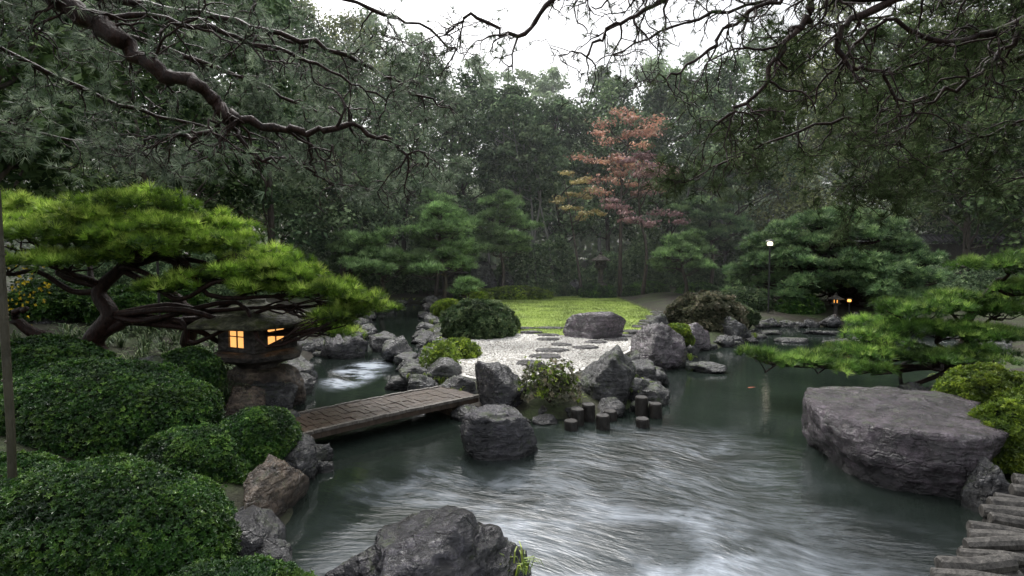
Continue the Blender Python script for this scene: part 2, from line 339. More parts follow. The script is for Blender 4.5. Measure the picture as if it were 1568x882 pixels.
# ------------------------------------------------------------------ rocks
def ico_dirs(sub):
    bm=bmesh.new(); bmesh.ops.create_icosphere(bm,subdivisions=sub,radius=1); bm.verts.ensure_lookup_table()
    v=np.array([v.co[:] for v in bm.verts]); f=np.array([[v.index for v in f.verts] for f in bm.faces]); bm.free(); return v,f
ICOS={s:ico_dirs(s) for s in (2,3,4,5,6)}
def rock_geo(c,size,seed,sub=4,planes=None,p=38,rough=0.10,rot=None,top=None):
    rng=np.random.default_rng(seed); D,F=ICOS[sub]
    if planes is None:
        nrmls=nrm(rng.normal(size=(13,3))); d=rng.uniform(0.62,1.0,13)
        if top is not None:
            nrmls=np.vstack([nrmls,[[rng.normal()*0.10,rng.normal()*0.10,1]]]); d=np.append(d,top)
        q=np.maximum(D@nrmls.T,0)/d[None,:]
        r=((q**p).sum(1)+ (1/1.12)**p)**(-1/p)
    else:
        nn=nrm(np.array([q[:3] for q in planes],float)); d=np.array([q[3] for q in planes],float)
        q=np.maximum(D@nn.T,0)/d[None,:]; r=((q**p).sum(1)+1e-6)**(-1/p)
    off=Vector(rng.random(3)*50)
    nz=np.array([noise.fractal(Vector(v)*2.1+off,0.8,2.1,5) for v in D])
    nr=np.array([1-abs(noise.noise(Vector(v)*3.2+off)) for v in D])
    n5=np.array([noise.noise(Vector(v)*11+off) for v in D])
    r=r*(1+rough*nz+rough*0.8*(nr-.8)+rough*.25*n5)
    V=D*r[:,None]
    if planes is None:
        V=V/np.array([np.abs(V[:,0]).max(),np.abs(V[:,1]).max(),V[:,2].max()])
        V=V*np.array([size[0]/2,size[1]/2,size[2]*0.68])
        V[:,2]+=size[2]*0.32
    a=rng.random()*6.28 if rot is None else rot
    if planes is None and rot is None: a=rng.uniform(-0.35,0.35)
    R=np.array([[math.cos(a),-math.sin(a),0],[math.sin(a),math.cos(a),0],[0,0,1]])
    V=V@R.T+np.array(c)
    return V,F
def rock(name,c,size,seed,mat=M_rock,**k):
    V,F=rock_geo(c,size,seed,**k)
    return mesh_tri(name,V,F,None,mat,True)
rock('boulder',(-0.25,9.35,0.0),(0.95,0.8,0.86),11,M_rock_dark,top=0.72,sub=5,rough=0.08)
rock('boulder',(-0.12,7.35,-0.02),(1.12,0.85,0.62),12,M_rock_dark,top=0.6,sub=5,rough=0.11)
rock('boulder',(1.72,9.85,0.0),(1.15,1.0,1.02),13,M_rock,sub=5)
rock('boulder',(3.35,13.2,0.0),(1.5,1.2,1.05),14,M_rock_purple,sub=5)
rock('boulder',(2.35,15.9,0.26),(1.85,1.2,0.78),15,M_rock_purple,top=0.75,sub=5,rough=0.07)
rock('boulder',(5.0,15.6,0.05),(1.1,.9,0.7),16,M_rock_purple)
rock('boulder',(6.7,17.3,0.0),(1.0,.9,0.75),17)
rock('boulder',(4.5,17.2,0.2),(0.9,.8,0.65),18)
rock('boulder',(4.35,12.6,-0.02),(0.9,.7,0.22),19)
rock('boulder',(2.75,11.3,0.0),(0.8,.7,0.32),20)
rock('boulder',(2.35,10.4,0.0),(0.7,.6,0.3),21)
rock('boulder',(-2.83,13.9,0.0),(0.85,.8,0.62),22,M_rock_dark)
rock('boulder',(-1.35,11.0,0.1),(0.8,.7,0.5),23,M_rock)
rock('boulder',(-1.9,12.2,0.0),(0.7,.6,0.45),24,M_rock)
rock('boulder',(-4.35,14.6,0.0),(1.3,1.1,0.75),25,M_rock_dark)
rock('boulder',(-3.4,15.4,0.0),(1.0,.8,0.5),26,M_rock)
rock('boulder',(-0.50,4.2,-0.12),(1.46,1.15,0.80),27,M_rock_dark,sub=6,rough=0.12)
rock('boulder',(-1.15,4.35,-0.1),(0.75,.6,0.42),28,M_rock_dark,sub=5)
rock('boulder',(-2.62,6.55,0.0),(0.65,.8,0.55),29,M_rock,sub=5)
rock('boulder',(-2.42,5.6,-0.05),(0.5,1.1,0.6),30,M_rock_brown,sub=5)
rock('boulder',(-2.25,4.8,-0.05),(0.5,.8,0.5),31,M_rock_dark)
rock('boulder',(-5.4,8.3,0.35),(1.3,.9,0.75),32,M_rock)
rock('boulder',(-4.0,8.55,0.0),(0.7,.6,0.6),33,M_rock_brown)
rock('boulder',(0.45,11.3,0.2),(0.5,.45,0.3),34,M_rock)
rock('boulder',(4.90,5.72,0.0),(0.5,0.45,0.5),35,M_rock,sub=5)
rock('boulder',(-10.2,12.6,0.9),(1.1,.9,0.6),36,M_rock)
rock('boulder',(-1.5,30.5,0.3),(1.5,1.0,2.0),37,M_rock)
rock('boulder',(-0.3,31.5,0.3),(1.2,1.0,1.4),38,M_rock)
rock('boulder',(3.5,32.5,0.3),(1.2,.8,0.9),39,M_rock)
cx,cy,cz=4.85,7.0,0.40
TOP=[(3.88,8.25),(3.70,6.75),(3.92,5.72),(4.75,5.55),(5.45,6.05),(6.1,7.6),(5.4,8.45)]
pl=[]
for k in range(len(TOP)):
    a=np.array(TOP[k]); b_=np.array(TOP[(k+1)%len(TOP)]); e=b_-a; n_=np.array([e[1],-e[0]])/np.linalg.norm(e)
    d=float(n_@(a-np.array([cx,cy])))
    if d<0: n_=-n_; d=-d
    zc=-0.34 if k in(0,1,2,3) else -0.1
    nn=np.array([n_[0],n_[1],zc]); L=np.linalg.norm(nn)
    pl.append((nn[0],nn[1],nn[2],(d+0.36*zc)/L))
    if k in (1,2,3): pl.append((n_[0],n_[1],0.9,(d+0.9*0.36-0.04)/math.sqrt(1+.81)))
pl.append((-0.04,-0.05,1,0.37)); pl.append((0.05,-0.09,1,0.385)); pl.append((0.0,0.07,1,0.40)); pl.append((0,0,-1,0.8))
V,F=rock_geo((cx,cy,cz),None,44,sub=6,planes=pl,p=110,rough=0.065,rot=0.0)
mesh_tri('flat_slab_boulder',V,F,None,M_rock_purple,True)

gp=Geo(); rng=np.random.default_rng(77); Q=np.vstack([POND,POND[:1]])
for k in range(len(POND)):
    a,b_=Q[k],Q[k+1]; L=np.linalg.norm(b_-a); 
    for t in np.arange(0,L,0.5):
        p=a+(b_-a)*(t/L)+rng.normal(size=2)*0.16
        if p[1]<3.7 or (p[0]>3 and p[1]<6.3): continue
        s=rng.uniform(0.22,0.85)
        if -0.4<p[0]<1.6 and 8.6<p[1]<9.6: s*=0.6
        V,F=rock_geo((p[0],p[1],-0.03),(s*1.15,s,s*rng.uniform(0.35,0.7)),int(rng.integers(1e6)),sub=4,rough=0.12)
        gp.add(V,F)
gp.build('shore_stones',M_rock,True)
def flag(gp,x,y,z,w,d,seed):
    rng=np.random.default_rng(seed); n=9; th=np.sort(np.arange(n)*2*math.pi/n+rng.uniform(-0.25,0.25,n)); rr=rng.uniform(0.8,1.08,n)
    px=np.cos(th)*rr*w/2+x; py=np.sin(th)*rr*d/2+y
    top=np.column_stack([x+(px-x)*0.93,y+(py-y)*0.93,np.full(n,z+rng.normal()*0.004)]); mid=np.column_stack([px,py,np.full(n,z-0.025)]); bot=np.column_stack([px,py,np.full(n,z-0.12)])
    V=np.vstack([top,mid,bot,[[x,y,z]]]); F=[]
    for j in range(n):
        k=(j+1)%n; F+=[(j,k,3*n),(j,n+j,n+k),(j,n+k,k),(n+j,2*n+j,2*n+k),(n+j,2*n+k,n+k)]
    gp.add(V,F)
gp=Geo()
FL=[(0.35,11.9,.55,.5),(0.75,12.7,.75,.55),(0.95,13.5,.8,.55),(1.85,13.9,.7,.5),(1.25,14.4,.6,.45),(2.2,14.8,.65,.5),(1.0,15.3,.65,.45),(2.8,15.2,.65,.45),(1.0,16.1,.75,.4),
    (0.55,16.7,.7,.45),(0.3,17.6,.9,.5),(1.2,17.7,.9,.5),(3.1,15.9,.8,.5),(3.6,16.9,.7,.5)]
for k,(x,y,w,d) in enumerate(FL): flag(gp,x,y,0.345,w,d,k+3)
for k in range(15): 
    flag(gp,4.1+k*0.29+0.15*(k%2),18.0+k*0.75,0.35,0.75,0.55,k+50)
    if k%2: flag(gp,4.8+k*0.29,18.1+k*0.75,0.35,0.6,0.5,k+90)
gp.build('stepping_stone_path',M_flag)
gp=Geo()
for k,(x,y,w,d) in enumerate([(6.3,16.3,1.0,.7),(7.6,17.6,1.0,.7),(8.4,16.9,1.3,.7),(9.6,16.6,1.5,.8),(11.0,17.3,1.2,.8),(8.6,18.6,1.0,.7),(10.2,18.6,1.4,.8)]):
    V,F=rock_geo((x,y,-0.05),(w*.85,d*.8,0.17),k+300,sub=4,rough=0.07,top=0.5); gp.add(V,F)
gp.build('pond_stepping_stones',M_rock,True)

# ------------------------------------------------------------------ posts, logs, bridge
def box(gp,c,s,R=None,bev=0.0):
    x,y,z=np.array(s)/2; 
    V=np.array([(a,b,c_) for a in(-x,x) for b in(-y,y) for c_ in(-z,z)],float)
    F=[(0,1,3),(0,3,2),(4,6,7),(4,7,5),(0,4,5),(0,5,1),(2,3,7),(2,7,6),(0,2,6),(0,6,4),(1,5,7),(1,7,3)]
    if R is not None: V=V@np.array(R).T
    gp.add(V+np.array(c),F)
rng=np.random.default_rng(9)
for k,(x,y,h) in enumerate([(0.88,8.35,.13),(1.0,8.6,.24),(1.36,8.4,.2),(1.2,8.8,.26),(1.55,8.85,.14),(1.98,8.5,.12),(2.1,9.1,.3),(2.3,9.0,.22)]):
    gp=Geo(); r=0.105; pts=[(x,y,-0.6),(x+.005,y,h*0.3),(x,y+.004,h-0.02),(x,y,h-0.012),(x,y,h)]
    tube(gp,pts,[r,r,r,r*.97,r*.88],14); gp.build('pile_post',M_post,False)
gp=Geo(); cur=[(5.15,5.48,.46),(5.0,5.36,.45),(4.85,5.24,.45),(4.70,5.11,.44),(4.55,4.98,.43),(4.39,4.86,.42),(4.23,4.74,.41),(4.07,4.61,.40),(3.92,4.48,.39),(3.77,4.35,.38),(3.62,4.23,.37),(3.48,4.11,.35),(3.34,3.98,.34)]
for k,(x,y,z) in enumerate(cur):
    L=0.5+rng.uniform(-.1,.14); d=nrm(np.array([0.93,-0.30+rng.normal()*0.12,0.02+rng.normal()*.06])); s=np.array([x-.24+rng.normal()*.04,y,z-.06]); r=0.052+rng.uniform(-.012,.014)
    tube(gp,[s,s+d*.012,s+d*L*.5+[0,0,rng.normal()*.01],s+d*L-d*.015,s+d*L],[r*.8,r,r*1.06,r,r*.85],10)
    for q in range(1,5):
        s2=s+np.array([-0.02*q+rng.normal()*.03,-0.03,-0.10*q]); tube(gp,[s2,s2+d*.015,s2+d*L],[r*.75,r*.95,r*.95],10)
gp.build('log_edging',M_log,False)

A=np.array([-3.25,7.40]); B=np.array([-0.88,9.62]); dr=(B-A)/np.linalg.norm(B-A); L=np.linalg.norm(B-A); nn=np.array([dr[1],-dr[0]])
R3=np.array([[dr[0],-nn[0],0],[dr[1],-nn[1],0],[0,0,1]])
gd=Geo(); ge=Geo(); gs=Geo(); n=30; rng=np.random.default_rng(3)
arch=lambda t:0.26+0.02*math.sin(math.pi*t)
for k in range(n):
    t=(k+.5)/n; p=A+dr*L*t
    for q in range(4):
        off=(-0.33+0.22*q); pp=p+nn*off+dr*(0.0 if q%2 else 0.02)
        box(gd,(pp[0],pp[1],arch(t)+rng.normal()*.0035),(L/n-0.010,0.208,0.035),R3)
    for s in(-1,1):
        pp=p+nn*s*0.48; box(ge,(pp[0],pp[1],arch(t)+.010+rng.normal()*.003),(L/n-0.006,0.055,0.04),R3)
for s in(-1,1):
    m=16
    for k in range(m):
        t=(k+.5)/m; p=A+dr*L*t+nn*s*0.44; box(gs,(p[0],p[1],arch(t)-0.055),(L/m+0.002*(k%2),0.09-0.002*(k%2),0.07),R3)
for t in(0.12,0.88):
    p=A+dr*L*t; box(gs,(p[0],p[1],-0.04),(0.16,0.75,0.4),R3)
group('footbridge',[(gd.build('d',M_wood),'deck'),(ge.build('e',M_wood_edge),'edge_blocks'),(gs.build('s',M_wood),'beams')])

# ------------------------------------------------------------------ lanterns
def lathe(gp,c,prof,n=24,sq=0,rot=0.0):
    prof=np.array(prof,float); th=np.arange(n)*2*math.pi/n; 
    if sq:
        f=1/np.cos(((th+math.pi/sq)%(2*math.pi/sq))-math.pi/sq); f/=f.max()
    else: f=np.ones(n)
    X=prof[:,0][:,None]*(np.cos(th+rot)*f)[None]; Y=prof[:,0][:,None]*(np.sin(th+rot)*f)[None]; Z=np.repeat(prof[:,1][:,None],n,1)
    V=np.stack([X,Y,Z],-1).reshape(-1,3)+np.array(c); m=len(prof)
    i=np.arange(m-1)[:,None]*n; j=np.arange(n)[None]; k=(j+1)%n
    a,b,c_,d=(i+j).ravel(),(i+k).ravel(),(i+n+k).ravel(),(i+n+j).ravel()
    gp.add(V,np.concatenate([np.stack([a,b,c_],1),np.stack([a,c_,d],1)]))
lx,ly=-4.4,9.8
V,F=rock_geo((lx,ly-.05,0.0),(1.55,1.2,0.72),61,sub=5,rough=0.07,top=0.6); base=mesh_tri('r',V,F,None,M_rock_brown,True)
gb=Geo()
lathe(gb,(lx,ly,0),[(0,.66),(.34,.66),(.40,.74),(.62,.80),(.80,.86),(.80,.93),(.70,.98),(0,.98)],36,6,0.3)
a=math.radians(-26); ca,sa=math.cos(a),math.sin(a); Rz=np.array([[ca,-sa,0],[sa,ca,0],[0,0,1]])
s=0.40; z0,z1=0.982,1.43; gw=Geo(); gm=Geo()
for k in range(4):
    q=math.radians(90*k); Rk=Rz@np.array([[math.cos(q),-math.sin(q),0],[math.sin(q),math.cos(q),0],[0,0,1]])
    def W(lo,sz,gg):
        c=Rk@np.array(lo)+np.array([lx,ly,0]); box(gg,c,sz,Rk)
    th=0.09; ww=0.36; zb=z0+0.07; zt=z1-0.05
    W((0,-s,(z0+zb)/2),(2*s-th-.002,th,zb-z0),gb); W((0,-s,(zt+z1)/2),(2*s-th-.002,th,z1-zt),gb)
    sw=(2*s-th-ww)/2
    for sg in(-1,1): W((sg*(ww/2+sw/2),-s,(zb+zt)/2),(sw-.002,th,zt-zb-.002),gb)
    W((-s,-s,(z0+z1)/2),(th+.004,th+.004,z1-z0),gb)
    W((0,-s-0.005,(zb+zt)/2),(ww,0.012,zt-zb),gw)
    W((0,-s-0.022,(zb+zt)/2),(0.016,0.02,zt-zb),gm); W((0,-s-0.024,(zb+zt)/2+.02),(ww,0.014,0.016),gm)
gr=Geo(); lathe(gr,(lx,ly,0),[(0,1.435),(.62,1.435),(1.02,1.40),(1.12,1.42),(1.12,1.47),(1.0,1.54),(.74,1.63),(.42,1.71),(.2,1.76),(.16,1.79),(.15,1.83),(.0,1.86)],48,6,0.3)
group('stone_lantern',[(base,'base_rock'),(gb.build('b',M_lant),'firebox'),(gw.build('w',M_glow),'window_panes'),(gm.build('m',M_lant),'mullions'),(gr.build('r',M_lant_roof,True),'roof')])

def kasuga(name,x,y,z,h,lit=True):
    gp=Geo(); gl=Geo(); s=h/2.0; c=(x,y,z)
    lathe(gp,c,[(0,0),(.42*s,0),(.42*s,.12*s),(.2*s,.2*s),(.15*s,.3*s),(.15*s,.9*s),(.2*s,1.0*s),(.38*s,1.08*s),(.38*s,1.16*s),(.0,1.16*s)],24,6)
    for k in range(6):
        t=k*math.pi/3; box(gp,(x+.24*s*math.cos(t),y+.24*s*math.sin(t),z+1.31*s),(.12*s,.12*s,.30*s))
    lathe(gl,c,[(0,1.17*s),(.12*s,1.17*s),(.12*s,1.45*s),(0,1.45*s)],12)
    lathe(gp,c,[(0,1.46*s),(.3*s,1.46*s),(.58*s,1.43*s),(.6*s,1.5*s),(.3*s,1.65*s),(.12*s,1.76*s),(.08*s,1.8*s),(.12*s,1.88*s),(.0,2.0*s)],24,6)
    group(name,[(gp.build('a',M_lant),'stone_body'),(gl.build('l',M_bulb if lit else M_lant),'light_chamber')])
kasuga('stone_lantern',4.75,30.5,0.9,1.9,False)
kasuga('stone_lantern',12.1,21.2,0.25,0.95,True)
kasuga('stone_lantern',20.3,25.5,0.9,1.6,False)
def lamp(name,x,y,z0,z1,r,mat):
    gp=Geo(); gl=Geo(); tube(gp,[(x,y,z0),(x,y,z1-.02)],r*.3,8); lathe(gl,(x,y,z1),[(0,0),(r*.8,0),(r,.6*r),(r*.8,1.3*r),(0,1.5*r)],12)
    lathe(gp,(x,y,z1+1.5*r),[(0,0),(r*1.6,0),(r*1.2,.4*r),(0,.7*r)],12)
    group(name,[(gp.build('a',M_metal),'post_and_cap'),(gl.build('l',mat),'bulb')])
lamp('garden_lamp',9.95,22.0,0.3,2.95,0.11,M_bulb_w)
lamp('garden_lamp',12.55,21.1,0.2,0.85,0.07,M_bulb)
lamp('garden_lamp',-7.47,12.0,1.0,2.52,0.085,M_bulb)
lamp('garden_lamp',-3.75,14.6,-0.3,0.5,0.05,M_metal)
gp=Geo(); x,y=-3.6,33.0; prof=[(0,0.2),(1.0,0.2),(1.0,.6),(.5,.6),(.5,1.5)]
for k in range(5):
    z=1.5+k*0.95; w=1.15-k*.1; prof+=[(w,z),(w,z+.08),(w*.55,z+.3),(.42,z+.32),(.42,z+.95)]
prof+=[(.1,6.3),(.08,7.2),(0,7.4)]
lathe(gp,(x,y,0),prof,24,4,0.5); gp.build('stone_pagoda',M_lant)
gp=Geo(); gt=Geo(); 
box(gp,(24,31.5,1.9),(14,0.35,2.6)); 
for k in range(9): box(gp,(17.6+k*1.6,31.30,1.9),(0.14,0.06,2.6))
for k in range(56):
    xx=17.1+k*0.25; 
    for sg in(-1,1):
        tube(gt,[(xx,31.5,3.62),(xx,31.5+sg*0.6,3.28)],0.07,6)
box(gt,(24,31.5,3.62),(14.1,0.24,0.2))
group('garden_wall',[(gp.build('w',M_wall),'panels'),(gt.build('t',M_tile),'tiled_coping')])
gp=Geo(); tube(gp,[(-4.05,4.5,0.2),(-4.03,4.5,1.2),(-4.04,4.5,2.2),(-4.05,4.5,3.1)],0.03,10)
for z in(.6,1.1,1.6,2.1,2.6): tube(gp,[(-4.04,4.5,z-.008),(-4.04,4.5,z+.008)],0.036,10)
gp.build('bamboo_pole',M_bamboo)
def koi(x,y,a,L=0.34):
    gp=Geo(); t=np.linspace(0,1,12); bend=0.05*np.sin(t*3.0)
    rad=0.5*L*np.array([.05,.10,.135,.15,.155,.15,.13,.11,.08,.05,.035,.02])
    P=np.column_stack([(t-.5)*L,bend*L*3,np.zeros(12)]); tube(gp,P,rad,10)
    e=P[-1]; gp.add([e,e+[.28*L,.13*L,0.01],e+[.16*L,0,0.012],e+[.28*L,-.13*L,.01],e+[0,0,.02]],[(0,1,2),(0,2,3),(4,2,1),(4,3,2)])
    for sg in(-1,1): q=P[3]; gp.add([q,q+[.05*L,sg*.2*L,0],q+[.16*L,sg*.14*L,0],q+[.08*L,0,.01]],[(0,1,2),(0,2,3)])
    c,s_=math.cos(a),math.sin(a)
    for V in gp.V: V[:,:]=V@np.array([[c,s_,0],[-s_,c,0],[0,0,1]])+np.array([x,y,-0.018])
    gp.build('koi_fish',M_koi,True)
for k in [(4.75,11.0,.1),(8.9,14.6,.3),(9.6,14.3,.5)]: koi(*k)

# ------------------------------------------------------------------ foliage templates
def needle_tuft(n,rng,spread=1.0,w=0.05,up=0.35):
    V=[];F=[]
    for k in range(n):
        th=rng.uniform(0,6.283); el=rng.uniform(0.12,1.0)**up
        ph=math.acos(min(1,el))*spread
        d=np.array([math.cos(th)*math.sin(ph),math.sin(th)*math.sin(ph),math.cos(ph)])
        side=nrm(np.cross(d,rng.normal(size=3)))*w/2; L=rng.uniform(0.75,1.05)
        i=len(V); V+=[-side+d*0.02,side+d*0.02,d*L+np.array([0,0,-0.04])]; F.append((i,i+1,i+2))
    return np.array(V),np.array(F)
trng=np.random.default_rng(1)
TUFT=[needle_tuft(18,trng,1.0,0.058) for _ in range(3)]
TUFT_FAR=[needle_tuft(11,trng,1.0,0.11) for _ in range(2)]
TUFT_FINE=[needle_tuft(16,trng,0.9,0.045,0.6) for _ in range(3)]
def leaf_t(w=0.42,fold=0.12):
    return np.array([(0,0,0),(w/2,.5,fold),(0,1,0.02),(-w/2,.5,fold)]),np.array([(0,1,2),(0,2,3)])
def rosette(n,rng,w=0.42,el=0.6):
    V=[];F=[]
    lv,lf=leaf_t(w)
    for k in range(n):
        th=6.283*k/n+rng.uniform(-.3,.3); e=el+rng.uniform(-.3,.3); c,s_=math.cos(th),math.sin(th)
        v=lv*rng.uniform(.75,1.1); y=v[:,1]*math.cos(e)-v[:,2]*math.sin(e); z=v[:,1]*math.sin(e)+v[:,2]*math.cos(e)
        x=v[:,0]; i=len(V)*1
        V+=list(np.column_stack([x*c-y*s_,x*s_+y*c,z])); F+=[tuple(f+i) for f in lf]
    return np.array(V),np.array(F)
ROS=[rosette(6,trng) for _ in range(3)]
LEAF=(np.array([(-.5,0,0),(0,-.28,.05),(.5,0,0),(0,.28,.05)]),np.array([(0,1,2),(0,2,3)]))
LEAFC=rosette(4,trng,0.5,0.3)
def rdir(n,rng): return nrm(rng.normal(size=(n,3)))

def mound(name,c,r,n,size,mat,seed,lump=0.10,core=True,sparse=0.0):
    rng=np.random.default_rng(seed); c=np.array(c,float); r=np.array(r,float)
    D=rdir(int(n*1.5),rng); D=D[D[:,2]>-0.35][:n]
    off=Vector(rng.random(3)*40); fr=2.2
    def nf(d): return noise.noise(Vector(d*r)*fr/max(0.6,r.max())*1.6+off)+0.7*noise.noise(Vector(d*r)*5.0+off)
    nz=np.array([nf(d) for d in D])
    rad=1+lump*nz-rng.random(len(D))**2*(0.13+sparse)+(rng.random(len(D))<.04)*rng.random(len(D))*.05
    P=c+D*r*rad[:,None]; Nn=nrm(D/r)
    dirs=Nn*0.8+np.array([0,0,0.35])+rng.normal(size=(len(D),3))*0.35
    gp=Geo()
    for k,(tv,tf) in enumerate(ROS):
        s=slice(k,None,3); scatter(gp,tv,tf,P[s],dirs[s],size*rng.uniform(.6,1.3,len(P[s])),rng,np.clip(rng.normal(0.42+0.35*(nz[s]),0.26),0,1))  # depth shading in leaf colour, hollows darker, plus random variation
    f=gp.build('l',mat)
    if not core: 
        gs=Geo()
        for k in range(16):
            d=D[k*7]; tube(gs,[c-[0,0,r[2]*.6],c+d*r*.5*[1,1,.6],c+d*r*.9],[.012,.008,.004],5)
        return group(name,[(f,'leaves'),(gs.build('s',M_bark),'stems')])
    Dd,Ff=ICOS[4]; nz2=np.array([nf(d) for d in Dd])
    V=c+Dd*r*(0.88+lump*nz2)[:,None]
    cobj=mesh_tri('c',V,Ff,None,M_core,True)  # added solid dark core, stops the view through the leaves
    return group(name,[(f,'leaves'),(cobj,'dark_filler_core')])

AZ='azalea_shrub'
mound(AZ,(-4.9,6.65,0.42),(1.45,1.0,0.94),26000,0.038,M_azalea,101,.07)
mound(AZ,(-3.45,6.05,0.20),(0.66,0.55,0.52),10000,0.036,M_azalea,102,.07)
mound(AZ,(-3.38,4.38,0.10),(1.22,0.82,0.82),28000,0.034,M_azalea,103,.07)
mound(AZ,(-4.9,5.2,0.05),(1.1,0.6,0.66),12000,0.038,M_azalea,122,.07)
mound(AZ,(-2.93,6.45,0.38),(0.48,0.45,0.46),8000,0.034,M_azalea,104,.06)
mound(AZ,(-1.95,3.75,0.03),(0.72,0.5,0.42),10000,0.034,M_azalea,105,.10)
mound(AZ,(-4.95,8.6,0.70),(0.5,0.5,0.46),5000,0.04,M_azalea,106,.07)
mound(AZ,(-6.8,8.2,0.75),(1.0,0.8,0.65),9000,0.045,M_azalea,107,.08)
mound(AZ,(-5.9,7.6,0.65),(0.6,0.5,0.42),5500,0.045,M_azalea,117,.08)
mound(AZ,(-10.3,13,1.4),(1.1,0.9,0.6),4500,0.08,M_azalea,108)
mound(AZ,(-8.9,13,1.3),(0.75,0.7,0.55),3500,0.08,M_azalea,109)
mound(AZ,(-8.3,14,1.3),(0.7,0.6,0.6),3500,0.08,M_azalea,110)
mound(AZ,(-0.95,16.2,0.55),(1.08,0.9,0.75),8000,0.07,M_bush_dull,111,.16,sparse=.2)
mound(AZ,(6.2,18.2,0.55),(1.25,1.0,0.82),7000,0.08,M_bush_red,112,.18,sparse=.2)
mound(AZ,(7.6,19.6,0.4),(0.9,.7,0.5),4000,0.065,M_bush_dull,132)
mound(AZ,(4.25,14.6,0.45),(0.42,.4,0.36),2500,0.045,M_azalea_lt,113)
mound(AZ,(6.35,7.5,0.55),(0.62,.6,0.55),7000,0.044,M_azalea_lt,114)
mound(AZ,(5.75,6.3,0.42),(0.48,.5,0.60),6000,0.044,M_azalea_lt,115)
mound(AZ,(6.6,6.4,0.5),(0.8,.7,0.75),7000,0.044,M_azalea_lt,116)
mound('garden_shrub',(0.62,9.25,0.42),(0.46,.38,0.42),700,0.055,M_bush_red,118,0.3,False,1.2)
mound('garden_shrub',(0.62,9.3,0.46),(0.46,.38,0.42),500,0.055,M_azalea_lt,128,0.3,False,1.2)
mound('garden_shrub',(-1.45,11.5,0.42),(0.42,.38,0.42),900,0.055,M_azalea_lt,119,0.25,False,1.0)
mound('garden_shrub',(-1.25,12.8,0.4),(0.5,.4,0.28),1800,0.055,M_azalea_lt,120,0.15,True,0.3)
mound('garden_shrub',(-0.1,17.4,0.45),(0.35,.35,0.3),1200,0.05,M_azalea_lt,121)
for k,(x,y,rx,ry,rz,m) in enumerate([(0.1,29.6,2.0,.8,.5,M_azalea_lt),(4.6,30.6,1.0,.7,.65,M_azalea),(7.3,30.8,1.3,.8,.7,M_azalea),(-1.6,27.4,.7,.7,.5,M_azalea_lt),
    (2.4,31.8,1.2,.7,.6,M_bush_dull),(-2.3,29.6,.7,.7,.6,M_azalea),(9.7,29.5,1.2,1,.7,M_azalea),(11.3,22.3,.9,.7,.6,M_azalea),(9.5,23.3,1.2,1,.8,M_bush_dull),(-2.5,22,.6,.7,.4,M_azalea_lt)]):
    mound('clipped_hedge' if rx>1.2 else AZ,(x,y,0.45),(rx,ry,rz),3500,0.08,m,140+k,0.05)

# ------------------------------------------------------------------ grass / fern clumps
def blades(name,spots,L,mat,seed,n=40,w=0.018):
    rng=np.random.default_rng(seed); gp=Geo()
    for (x,y,z) in spots:
        for k in range(n):
            th=rng.uniform(0,6.283); l=L*rng.uniform(.5,1.1); o_=rng.uniform(0.35,.95)*l; a=np.array([math.cos(th),math.sin(th),0]); sd=np.array([-a[1],a[0],0])*w/2
            p0=np.array([x,y,z])+a*rng.uniform(0,.05); h=l*0.75
            p1=p0+a*o_*.4+[0,0,h*.8]; p2=p0+a*o_*.8+[0,0,h*.85]; p3=p0+a*o_*1.15+[0,0,h*.55]
            v=rng.random(); gp.add(np.array([p0-sd,p0+sd,p1-sd,p1+sd,p2-sd*.7,p2+sd*.7,p3]),[(0,1,3),(0,3,2),(2,3,5),(2,5,4),(4,5,6)],np.full(7,v))
    return gp.build(name,mat)
rng=np.random.default_rng(31)
sp=[]
for k in range(110):
    x=rng.uniform(-8.5,-4.4); y=rng.uniform(8.5,13.5)
    if sdf(np.array([x]),np.array([y]))[0]>0.1: sp.append((x,y,float(gz([x],[y])[0])))
blades('ground_fern',sp,0.45,M_bush_dull,32,34,0.02)
sp=[(4.0,13.3,.2),(4.15,13.1,.15),(2.25,10.9,.2),(2.4,11.1,.15),(-1.2,11.2,.3),(-1.8,11.6,.2),(0.0,4.25,.12),(0.1,4.35,.1),(-1.7,10.8,.2),(-2.0,10.8,.2)]
for k in range(0,60):
    a=POND[k%len(POND)]; b_=POND[(k+1)%len(POND)]; t=rng.random(); p=a+(b_-a)*t+rng.normal(size=2)*.2
    if p[1]>9.3: sp.append((p[0],p[1],.15))
blades('iris_clump',sp,0.24,M_azalea_lt,33,18,0.012)
gp=Geo(); P=np.array([(-9.4+rng.normal()*.25,10.8+rng.normal()*.3,1.9+rng.normal()*.28) for _ in range(90)])
scatter(gp,ROS[0][0],ROS[0][1],P,rng.normal(size=(90,3))+[0,-1,.3],0.045,rng); gp.build('yellow_flowers',M_flower)

